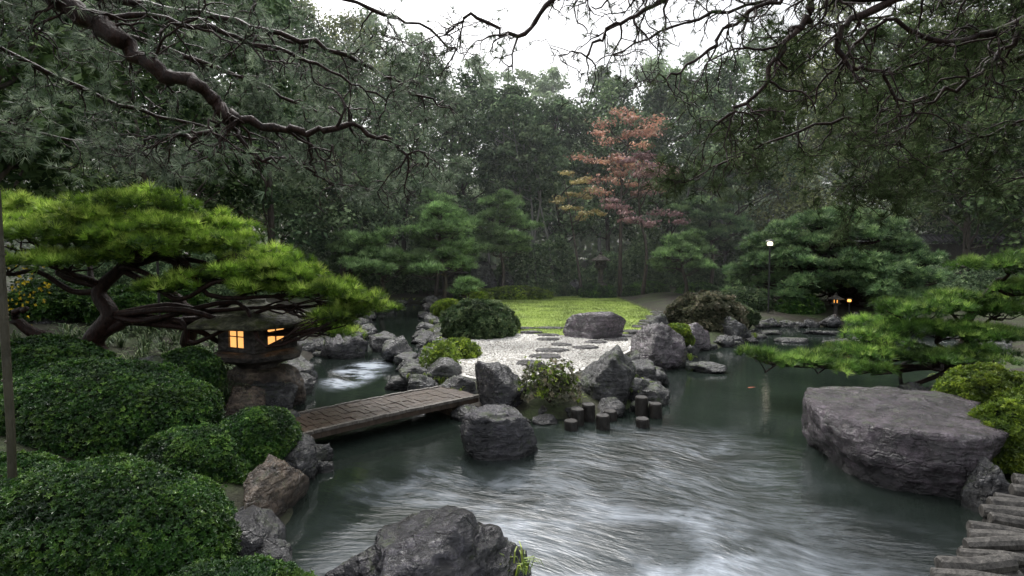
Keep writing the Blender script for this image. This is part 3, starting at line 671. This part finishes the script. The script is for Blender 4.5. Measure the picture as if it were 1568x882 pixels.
# ------------------------------------------------------------------ pines with clipped cloud pads
def pads_foliage(pads,dens,tl,mat,seed,tufts,sub=14,sr=.36):
    rng=np.random.default_rng(seed); gp=Geo()
    for (x,y,z,rx,ry,rz) in pads:
        c=np.array([x,y,z]); r=np.array([rx,ry,rz])
        D=rdir(sub,rng); D[:,2]=np.abs(D[:,2])*0.9-.1; 
        cs=c+D*r*rng.uniform(.45,1.12,(sub,1)); rs=np.repeat((r*sr)[None],sub,0)*rng.uniform(.55,1.25,(sub,1)); rs[:,2]=np.maximum(rs[:,2],rz*.42)
        cs=np.vstack([cs,c]); rs=np.vstack([rs,r*0.52])
        for cc,rr in zip(cs,rs):
            area=2*math.pi*rr[0]*rr[1]; n=max(6,int(area*dens)); d=rdir(n,rng); d[:,2]=np.where(rng.random(n)<0.9,np.abs(d[:,2]),-np.abs(d[:,2])*.5)
            P=cc+d*rr*rng.uniform(.75,1.15,(n,1)); dirs=d*[.75,.75,.5]+np.array([0,0,.65])+rng.normal(size=(n,3))*.3
            v=np.clip(0.20+0.52*d[:,2]+rng.normal()*.15+rng.normal(size=n)*.22,0,1)  # shading put into needle colour: pale tops, dark undersides, random spread
            for k,(tv,tf) in enumerate(tufts):
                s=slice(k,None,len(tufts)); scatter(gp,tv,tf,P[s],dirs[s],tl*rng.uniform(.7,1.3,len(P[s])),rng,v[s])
    return gp
def limb(gp,a,b,r0,r1,rng,sag=0.0,jit=0.06,k=4):
    a=np.array(a,float); b=np.array(b,float); L=np.linalg.norm(b-a); pts=[a]
    for t in(0.25,.5,.75): pts.append(a+(b-a)*t+rng.normal(size=3)*jit*L+[0,0,-sag*L*math.sin(math.pi*t)])
    pts.append(b); P=smooth_path(pts,k); tube(gp,P,np.linspace(r0,r1,len(P)),8); return P
def niwaki(name,trunk,tr,pads,mat,dens,tl,seed,tufts=TUFT,bark=M_bark_wet,sub=14,sr=.36):
    rng=np.random.default_rng(seed); gb=Geo(); T=smooth_path(trunk,6); tube(gb,T,np.linspace(tr,tr*.3,len(T)),12)
    for p in pads:
        c=np.array(p[:3]); c0=c-[0,0,p[5]*.15]; m=T[:,2]<c[2]+.4; TT=T[m] if m.sum()>2 else T[:3]
        a=TT[np.argmin(np.linalg.norm(TT-c0-[0,0,-.2],axis=1))]; L=limb(gb,a,c0,tr*.30,tr*.1,rng,.02)
        for q in range(6):
            e=c+np.array([rng.uniform(-.75,.75)*p[3],rng.uniform(-.75,.75)*p[4],p[5]*.25]); limb(gb,L[-5],e,tr*.09,.006,rng,.02,k=2)
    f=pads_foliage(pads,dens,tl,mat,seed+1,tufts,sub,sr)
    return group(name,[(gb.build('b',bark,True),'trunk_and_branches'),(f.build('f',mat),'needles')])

LP=[(-6.3,9.6,3.35,1.0,.8,.33),(-7.6,9.8,3.05,1.0,.8,.33),(-8.6,9.8,3.3,.8,.7,.33),(-7.6,9.0,2.85,1.25,.8,.30),(-6.4,8.9,2.78,1.2,.8,.30),(-5.6,8.7,2.6,.75,.6,.26),
    (-5.2,9.7,3.0,.8,.6,.28),(-4.9,9.4,2.7,.85,.7,.26),(-4.3,9.3,2.48,.75,.6,.24),(-4.0,9.0,2.28,.65,.6,.22),(-3.5,9.0,2.2,.62,.5,.22),(-3.05,9.0,2.0,.55,.5,.2),(-2.6,9.1,1.82,.5,.45,.18),
    (-4.7,9.3,2.22,.7,.6,.2),(-3.0,9.3,1.45,.45,.5,.18),(-2.3,9.2,1.68,.38,.35,.16),(-4.0,8.9,2.02,.5,.45,.18),(-2.75,8.9,1.6,.4,.4,.15),(-6.9,8.7,2.45,.9,.6,.2),(-8.3,8.8,2.5,.8,.6,.25),(-3.1,9.9,1.2,.45,.4,.2),(-6.6,9.0,3.05,.7,.6,.25),
    (-5.3,8.8,2.05,.45,.4,.16),(-5.6,8.9,3.0,.5,.5,.2)]
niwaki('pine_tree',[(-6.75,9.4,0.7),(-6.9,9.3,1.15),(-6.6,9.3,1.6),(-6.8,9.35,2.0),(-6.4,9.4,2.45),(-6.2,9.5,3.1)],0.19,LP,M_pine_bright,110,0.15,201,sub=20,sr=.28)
gp=Geo(); rng=np.random.default_rng(8); P=smooth_path([(-6.85,9.3,1.1),(-7.6,9.2,1.25),(-8.0,9.1,1.6),(-7.7,9.0,1.75)],6,.02,rng); tube(gp,P,np.linspace(.12,.04,len(P)),10)
P=smooth_path([(-6.8,9.3,1.3),(-6.2,9.3,1.55),(-5.7,9.3,1.5),(-5.1,9.4,1.58),(-4.6,9.5,1.9),(-4.0,9.4,2.05),(-3.4,9.2,1.95),(-2.9,9.2,1.75)],6,.015,rng); tube(gp,P,np.linspace(.10,.02,len(P)),10)
P=smooth_path([(-5.9,10.4,0.9),(-5.9,10.3,1.5),(-6.1,10.2,2.0),(-5.7,10,2.6)],6,.02,rng); tube(gp,P,np.linspace(.14,.06,len(P)),10)
o_=gp.build('low_branches',M_bark_wet,True); o_.parent=bpy.data.objects['pine_tree']

RP=[(7.0,10.2,1.55,.65,.6,.22),(7.9,10.2,1.62,.8,.6,.25),(8.8,10.2,1.55,.7,.6,.25),(7.5,9.9,1.25,.75,.6,.22),(8.3,9.8,1.15,.8,.6,.22),(6.6,10.0,1.05,.55,.5,.2),(6.1,9.9,.85,.55,.5,.18),
    (5.3,9.9,.72,.5,.45,.15),(4.75,9.8,.72,.42,.4,.14),(4.3,9.9,.82,.3,.3,.12),(5.9,9.5,.62,.5,.4,.14),(7.0,9.6,.8,.6,.5,.18),(8.6,9.8,2.35,.7,.6,.28),(9.0,9.8,1.95,.6,.6,.25),(7.9,9.4,.85,.6,.5,.2),(7.2,10.6,1.2,.8,.6,.25),(6.5,10.4,.75,.6,.5,.2)]
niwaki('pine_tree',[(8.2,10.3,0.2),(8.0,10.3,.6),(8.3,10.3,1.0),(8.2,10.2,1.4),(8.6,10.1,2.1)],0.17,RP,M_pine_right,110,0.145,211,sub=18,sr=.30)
rng=np.random.default_rng(55); pads=[]
cx,cy=13.6,24.3
for k in range(165):
    th=rng.uniform(0,6.283) if k<110 else rng.uniform(3.3,6.1); zz=rng.random()**1.15; rr=4.15*math.sqrt(max(0.02,1-zz**1.7))*rng.uniform(.86,1.0)
    if k>140: rr*=rng.uniform(.4,.8)
    pads.append((cx+rr*math.cos(th),cy+rr*.85*math.sin(th),0.72+zz*3.5,rng.uniform(.42,.72),rng.uniform(.42,.7),rng.uniform(.30,.45)))
niwaki('pine_tree',[(cx,cy,0.2),(cx+.2,cy,1.2),(cx-.1,cy,2.3),(cx,cy,3.6)],0.25,pads,M_pine_mid,55,0.22,221,TUFT_FAR,M_bark_wet,5,.45)
def mid_pine(x,y,h,R,seed,mat,zb=1.6,n=26):
    rng=np.random.default_rng(seed); pads=[]
    for k in range(n):
        t=rng.random()**0.9; z=zb+(h-zb)*t; rr=R*(1-0.72*t)*rng.uniform(.35,1); th=rng.uniform(0,6.283)
        pads.append((x+rr*math.cos(th),y+rr*math.sin(th)*.8,z,R*.34*(1-.35*t),R*.32*(1-.35*t),R*.17))
    niwaki('pine_tree',[(x,y,.2),(x+.15,y,h*.3),(x-.1,y,h*.6),(x,y,h*.95)],0.12,pads,mat,55,0.24,seed+1,TUFT_FAR,M_bark,6,.42)
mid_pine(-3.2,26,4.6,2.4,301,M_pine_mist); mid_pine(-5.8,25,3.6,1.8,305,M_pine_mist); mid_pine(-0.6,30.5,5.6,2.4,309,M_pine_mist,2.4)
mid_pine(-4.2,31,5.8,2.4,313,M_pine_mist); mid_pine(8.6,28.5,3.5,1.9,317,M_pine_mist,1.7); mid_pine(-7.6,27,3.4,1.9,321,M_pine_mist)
mid_pine(-1.9,23.5,1.6,.9,325,M_pine_mist,.9,10); mid_pine(11.5,33,7.5,3,329,M_pine_mid,2.5)

# ------------------------------------------------------------------ background trees
def tree(name,x,y,h,R,zb,mat,n,seed,ls=0.3,nc=60,trunkmat=M_bark,lean=0.0,tr=0.18,flat=0.65,airy=1.0):
    rng=np.random.default_rng(seed); z0=float(gz([x],[y])[0])-.1; gb=Geo()
    T=smooth_path([(x,y,z0),(x+rng.normal()*.3,y,z0+h*.3),(x+lean*.5+rng.normal()*.4,y+rng.normal()*.3,z0+h*.6),(x+lean+rng.normal()*.3,y,z0+h*.93)],5)
    tube(gb,T,np.linspace(tr,tr*.2,len(T)),8)
    C=[]; 
    for k in range(nc):
        t=rng.random(); z=zb+(h-zb)*t; prof=math.sin(math.pi*min(1,(0.18+0.82*t)))**.6; rr=R*prof*rng.random()**.45; th=rng.uniform(0,6.283)
        C.append((T[-1][0]*t+x*(1-t)+rr*math.cos(th),y+rr*math.sin(th),z0+z))
    C=np.array(C)
    for k in range(0,nc,3):
        c=C[k]; hh=max(z0+zb*.7,c[2]-R*.5); a=T[np.argmin(abs(T[:,2]-hh))]; limb(gb,a,c,tr*.35,.02,rng,-.03,.05,3)
    per=int(n/nc); idx=np.repeat(np.arange(nc),per); cr=R*0.30*rng.uniform(.6,1.25,nc)*airy
    d=rdir(len(idx),rng)*rng.random((len(idx),1))**.40*(1+.25*rng.normal(size=(len(idx),1)).clip(-1,2)); P=C[idx]+d*cr[idx][:,None]*[1,1,flat]
    dirs=d+rng.normal(size=d.shape)*.6+[0,0,.5]; v=np.clip(0.4+d[:,2]*.4+rng.normal(size=len(idx))*.2+rng.normal(size=nc)[idx]*.15,0,1)  # crown shading in leaf colour, lighter upward, plus random variation
    gp=Geo(); scatter(gp,LEAF[0],LEAF[1],P,dirs,ls*rng.uniform(.6,1.2,len(P)),rng,v)
    return group(name,[(gb.build('b',trunkmat,True),'trunk_and_limbs'),(gp.build('f',mat),'foliage')])
T_=M_tree
spec=[
 (-13,20,14,4.5,3,0),(-17,16,15,5,3,0),(-11,26,14,4,3,1),(-16,27,17,5,3,0),(-9.5,32,13,3.8,3,1),(-21,23,17,5.5,2,0),(-12.5,13.5,10,3.4,3.6,0),
 (-6.5,35,14,3.8,4,1),(-3,37,13.5,3.5,4,1),(0,38,13,3.4,4.5,1),(3,37,12,3.2,4,1),(6.5,38,13,3.4,4,1),(10,38,13.5,3.8,3.5,1),(14,37,14,4.2,3,1),(18,36,15,4.5,3,2),(23,34,16,5,3,0),
 (27,30,16,5,2,0),(22,27.5,13,3.8,3.5,0),(26,24,14,5,2,0),(29,38,17,5.5,3,2),(-11,40,18,5,4,2),(-16,38,19,5,4,1),(-22,34,20,6,3,0)]
for k,(x,y,h,R,zb,m) in enumerate(spec): tree('broadleaf_tree',x,y,h,R,zb,T_[m],11000,500+k,0.28,70)
spec=[(-26,48,24,6),(-19,50,25,6),(-13,50,22,5.5),(-8,49,20,5),(-4,52,19,4.2),(0,50,18,3.9),(3.5,54,18.5,4.2),(8,52,17.5,4.2),(12,50,18,4.5),(16.5,52,19,4.8),(21,49,20,5.5),(26,46,22,6),(32,44,22,6.5),(38,42,22,7),(-33,42,24,7)]
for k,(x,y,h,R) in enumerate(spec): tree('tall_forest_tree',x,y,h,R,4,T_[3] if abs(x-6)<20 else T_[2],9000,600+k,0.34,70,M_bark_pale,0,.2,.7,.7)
for k,(x,y,h) in enumerate([(-.4,34.6,11),(.8,34.8,12),(1.6,35.0,10.5),(-1.4,35,11.5),(2.6,34.7,10),(10.8,35,12),(13,35,11)]):
    tree('slim_tree',x,y,h,1.9,6.5,T_[1],2200,650+k,0.24,26,M_bark_pale,rng.normal()*.8,.10,.6,1.0)
gp=Geo(); rng=np.random.default_rng(71); n=100000; X=rng.uniform(-75,80,n); Y=rng.uniform(58,66,n); top=13+3*np.sin(X*.21)+2*np.sin(X*.53+1)+7*sst((np.abs(X-6)-18)/14)
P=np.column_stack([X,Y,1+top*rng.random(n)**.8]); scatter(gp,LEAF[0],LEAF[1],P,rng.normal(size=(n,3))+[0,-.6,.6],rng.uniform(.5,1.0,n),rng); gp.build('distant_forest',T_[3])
gp=Geo(); n=70000; X=rng.uniform(-26,32,n); Y=rng.uniform(33.5,37,n); hh=1.6+0.9*np.sin(X*.9)+.6*np.sin(X*2.3+1)+1.0
P=np.column_stack([X,Y,gz(X,Y)+hh*rng.random(n)]); scatter(gp,LEAFC[0],LEAFC[1],P,rng.normal(size=(n,3))*.6+[0,-.4,.7],rng.uniform(.10,.18,n),rng)
n=26000; Y=rng.uniform(14,33,n); X=-8.5-rng.uniform(0,4,n)-(Y-14)*.12; P=np.column_stack([X,Y,gz(X,Y)+(1.5+.6*np.sin(Y*1.3))*rng.random(n)]); m=X<-8; scatter(gp,LEAFC[0],LEAFC[1],P[m],rng.normal(size=(m.sum(),3))*.6+[0.3,-.2,.7],rng.uniform(.08,.15,m.sum()),rng)
n=22000; X=rng.uniform(16,28,n); Y=24+rng.uniform(0,6,n); P=np.column_stack([X,Y,gz(X,Y)+(1.1+.5*np.sin(X*1.3))*rng.random(n)]); scatter(gp,LEAFC[0],LEAFC[1],P,rng.normal(size=(n,3))*.6+[0,-.3,.7],rng.uniform(.08,.15,n),rng)
gp.build('undergrowth',T_[1])
tree('maple_tree',5.9,31,10.3,2.7,5.6,M_maple,2700,700,0.19,30,M_bark,.2,.13,.3,.9)
tree('maple_tree',6.9,30,7.6,2.4,3.6,M_maple_p,2600,701,0.19,28,M_bark,.2,.11,.3,.9)
tree('maple_tree',3.9,31.5,7.0,1.7,4.4,M_maple_y,1100,702,0.19,16,M_bark,-.4,.09,.3,.9)

# ------------------------------------------------------------------ overhanging pines (trunks stand just outside the view)
def overhang(name,trunk,tr,limbs,mat,seed,tl=0.10,droop=0.45,twr=.014,tmin=.0028,maxl=3):
    rng=np.random.default_rng(seed); gb=Geo(); tips=[]; 
    T=smooth_path(trunk,6); tube(gb,T,np.linspace(tr,tr*.55,len(T)),14)
    def grow(p,d,L,r,lvl,ft):
        n=max(4,int(L/0.06)); pts=[p.copy()]; dd=d.copy(); st=L/n
        for k in range(n):
            dd=nrm(dd+rng.normal(size=3)*.36+np.array([0,0,-droop*.16]))
            pts.append(pts[-1]+dd*st)
        pts=np.array(pts); tube(gb,pts,np.linspace(r,max(tmin,r*.4),len(pts)),6 if lvl<2 else 4)
        if lvl<maxl:
            for k in range(1,n+1):
                if rng.random()<(.44 if lvl==1 else .40):
                    t=nrm(pts[k]-pts[k-1]); q=nrm(np.cross(t,rng.normal(size=3)))
                    grow(pts[k],nrm(t*.55+q*.85+[0,0,-.15]),L*rng.uniform(.35,.62),max(tmin*1.15,r*.58),lvl+1,ft)
        if rng.random()<ft: tips.append((pts[-1],nrm(pts[-1]-pts[-2])))
        if lvl>=2:
            for k in range(1,n):
                if rng.random()<.36*ft: tips.append((pts[k],nrm(pts[k]-pts[k-1]+rng.normal(size=3)*.5)))
    for (pts,r0,r1,dens,ft,Lm) in limbs:
        P=smooth_path(pts,6,.022,rng); R=np.linspace(r0,r1,len(P)); tube(gb,P,R*(1+.15*rng.normal(size=len(P)).clip(-1,1)),10)
        for k in range(3,len(P)):
            seg=np.linalg.norm(P[k]-P[k-1]); m=rng.poisson(seg*dens)
            for _ in range(m):
                t=nrm(P[k]-P[k-1]); q=nrm(np.cross(t,rng.normal(size=3))); q[2]=q[2]*.7-.15
                grow(P[k],nrm(t*.6+q*.9),Lm*rng.uniform(.45,1.15),min(R[k]*.6,twr),1,ft)
        for _ in range(3): grow(P[-1],nrm(P[-1]-P[-2]+rng.normal(size=3)*.4),Lm*.8,r1*.8,1,ft)
    gp=Geo()
    if tips:
        P=np.array([t[0] for t in tips]); D=np.array([t[1] for t in tips])+[0,0,.25]
        for k,(tv,tf) in enumerate(TUFT_FINE):
            s=slice(k,None,3); scatter(gp,tv,tf,P[s],D[s],tl*rng.uniform(.8,1.2,len(P[s])),rng)
    print(name,'tips',len(tips))
    return group(name,[(gb.build('b',M_bark_wet,True),'trunk_and_branches'),(gp.build('f',mat),'needles')])
overhang('pine_tree',[(-5.9,2.6,0.4),(-5.7,2.8,2.0),(-5.6,3.1,3.8),(-5.2,3.6,5.6)],0.22,[
 ([(-5.2,3.6,5.6),(-4.15,4.9,4.95),(-3.7,5,4.65),(-3.35,5,4.44),(-3.0,5,4.15),(-2.62,5,4.0),(-2.5,5.05,3.80),(-2.2,5.1,3.75),(-1.8,5.2,3.70),(-1.4,5.3,3.76),(-1.0,5.5,3.55)],.095,.014,4.5,.3,.6),
 ([(-2.55,5.02,3.9),(-2.62,5.1,3.7),(-2.85,5.2,3.66),(-3.2,5.3,3.7),(-3.6,5.5,3.6)],.035,.008,5,.4,.45),
 ([(-2.5,5.05,3.80),(-2.3,5.2,3.5),(-2.0,5.3,3.45),(-1.7,5.4,3.25)],.022,.008,5,.4,.4),
 ([(-3.7,5,4.65),(-3.0,5.3,4.72),(-2.4,5.6,4.6),(-1.8,5.8,4.42),(-1.3,6.0,4.2)],.03,.01,5,.5,.6),
 ([(-5.2,3.6,5.6),(-4.2,5.5,5.15),(-3.3,6.2,5.15),(-2.4,6.5,5.0),(-1.5,6.8,4.7),(-.9,7.0,4.4)],.05,.012,4.6,.75,.6),
 ([(-5.2,3.6,5.6),(-4.0,5.2,5.3),(-3.0,5.6,5.2),(-2.0,5.8,5.2),(-1.2,6.0,5.05),(-.6,6.2,4.8)],.04,.010,4.6,.65,.6),
],M_pine_dark,801,0.12,.45,.015,.003)
overhang('pine_tree',[(-8.8,5.2,0.9),(-8.6,5.5,3),(-8.2,6,5.0),(-7.6,6.4,6.4)],0.25,[
 ([(-7.6,6.4,6.4),(-5.8,8,5.8),(-4.4,8.8,5.4),(-3.2,9,4.9),(-2.2,9,4.5),(-1.4,9,4.1)],.045,.010,4.8,1.0,.85),
 ([(-7.6,6.4,6.2),(-6.6,8,5.2),(-5.4,8.8,4.7),(-4.2,9.2,4.5),(-3.2,9.4,4.1),(-2.4,9.5,3.7)],.04,.010,4.6,1.0,.8),
 ([(-8.2,6,5.0),(-7.6,8,4.6),(-6.6,9,4.3),(-5.6,9.4,4.2)],.04,.010,4.2,1.0,.8),
 ([(-7.6,6.4,6.4),(-6,9,6.8),(-4.4,10.5,6.6),(-3,11,6.2),(-1.8,11.2,5.9)],.045,.010,4.4,1.0,.95),
],M_pine_dark,802,0.17,.45,.014,.004)
overhang('pine_tree',[(6.9,2.9,0.4),(6.8,3.0,2.0),(6.6,3.3,4),(6.2,3.6,5.5)],0.2,[
 ([(6.2,3.6,5.5),(4.8,5,5.05),(3.5,5.2,4.9),(2.67,5,4.83),(2.5,5,4.6),(2.33,5,4.38),(2.1,5,3.98),(1.8,5,3.75)],.055,.012,5.8,.25,.6),
 ([(3.5,5.2,4.9),(2.9,5.1,4.61),(2.96,5.1,4.27),(3.25,5.1,4.2),(3.54,5.1,3.85)],.035,.01,6,.25,.55),
 ([(4.8,5,5.05),(3.6,5.6,5.35),(2.2,5.6,5.25),(1.4,5.5,4.98),(.95,5.4,4.7),(.68,5.3,4.4)],.04,.010,5.8,.2,.6),
 ([(3.0,5.6,5.3),(1.2,5.6,5.25),(.4,5.5,5.0),(0.05,5.4,4.6),(-.35,5.3,4.75),(-.6,5.3,4.6)],.035,.009,5.8,.25,.55),
 ([(6.2,3.6,5.5),(5.0,5.5,4.9),(4.1,5.5,4.6),(3.6,5.6,4.85),(3.2,5.7,4.5)],.045,.012,5.8,.6,.6),
 ([(5.0,5.5,4.9),(4.6,5.6,4.4),(4.1,5.7,4.1),(3.9,5.8,3.7)],.03,.009,5.8,.6,.6),
 ([(4.8,5,5.05),(4.2,6.2,5.6),(3.0,6.6,5.5),(2.0,6.8,5.3),(1.2,7,5.0)],.035,.009,5.2,.5,.65),
 ([(2.5,5.3,5.0),(2.0,5.4,4.7),(1.65,5.4,4.35),(1.3,5.4,4.2)],.022,.008,6,.25,.5),
],M_pine_deep,803,0.11,.7,.014,.0034)
overhang('pine_tree',[(9.6,4.6,0.6),(9.4,4.8,3),(9,5.2,5.0),(8.4,5.6,6.0)],0.22,[
 ([(8.4,5.6,6.0),(6.4,7.2,5.1),(5.2,7.8,4.6),(4.0,8,4.3),(3.0,8,3.9),(2.4,8,3.6)],.035,.009,5.6,1.0,.74),
 ([(8.4,5.6,6.0),(8,7.6,4.9),(7,8.2,4.4),(6,8.4,4.0),(5,8.4,3.6)],.035,.009,5.8,1.0,.8),
 ([(9,5.2,5.0),(8.4,7.6,4.2),(7.6,8.2,3.8),(6.8,8.6,3.5)],.035,.009,5.2,1.0,.8),
 ([(8.4,5.6,6.0),(7.2,7.6,5.6),(6,8.4,5.4),(4.8,8.8,5.1),(3.8,9,4.7)],.035,.009,5.4,1.0,.8),
 ([(8.4,5.6,6.0),(7.4,6.6,6.0),(6,7.2,5.8),(4.8,7.6,5.7),(3.6,7.8,5.5)],.035,.009,5.4,1.0,.8),
],M_pine_deep,804,0.18,.45,.014,.004)

# ------------------------------------------------------------------ mist hanging over the far side of the garden
mm=bpy.data.materials.new('mist_volume'); mm.use_nodes=True; nt=mm.node_tree; nt.nodes.clear()
o=N(nt,'ShaderNodeOutputMaterial'); vs=N(nt,'ShaderNodeVolumeScatter'); vs.inputs['Density'].default_value=0.0032; vs.inputs['Color'].default_value=(.95,.97,1,1); nt.links.new(vs.outputs[0],o.inputs['Volume'])
gp=Geo(); box(gp,(0,49,15),(190,56,32)); gp.build('mist',mm)

# ------------------------------------------------------------------ world, sun, camera
w=bpy.data.worlds.new('World'); scene.world=w; w.use_nodes=True; nt=w.node_tree; bg=nt.nodes['Background']
sky=N(nt,'ShaderNodeTexSky',sky_type='NISHITA'); sky.sun_disc=False; sky.sun_elevation=math.radians(58); sky.sun_rotation=math.radians(-25); sky.dust_density=6; sky.air_density=1.2; sky.ozone_density=1
hs=N(nt,'ShaderNodeHueSaturation'); hs.inputs['Saturation'].default_value=0.22; hs.inputs['Value'].default_value=1.85; nt.links.new(sky.outputs[0],hs.inputs['Color'])
nt.links.new(hs.outputs[0],bg.inputs[0]); bg.inputs[1].default_value=0.15
sl=bpy.data.lights.new('sun','SUN'); sl.energy=1.5; sl.angle=math.radians(25); sl.color=(1,.985,.96)
so=link(bpy.data.objects.new('sun',sl)); el=math.radians(58); az=math.radians(-25)
dv=Vector((math.sin(az)*math.cos(el),math.cos(az)*math.cos(el),math.sin(el))); so.rotation_euler=dv.to_track_quat('Z','Y').to_euler(); so.location=(0,0,30)
cd=bpy.data.cameras.new('camera'); cam=link(bpy.data.objects.new('camera',cd)); cam.location=(0,0,2.6); cd.lens=20; cd.sensor_width=36; cd.clip_end=3000; cd.clip_start=0.05
cam.rotation_euler=(math.radians(90-3.35),0,0); scene.camera=cam
scene.view_settings.view_transform='Standard'; scene.view_settings.look='None'; scene.view_settings.exposure=0
print('tris',sum(len(o.data.polygons) for o in bpy.data.objects if o.type=='MESH'))
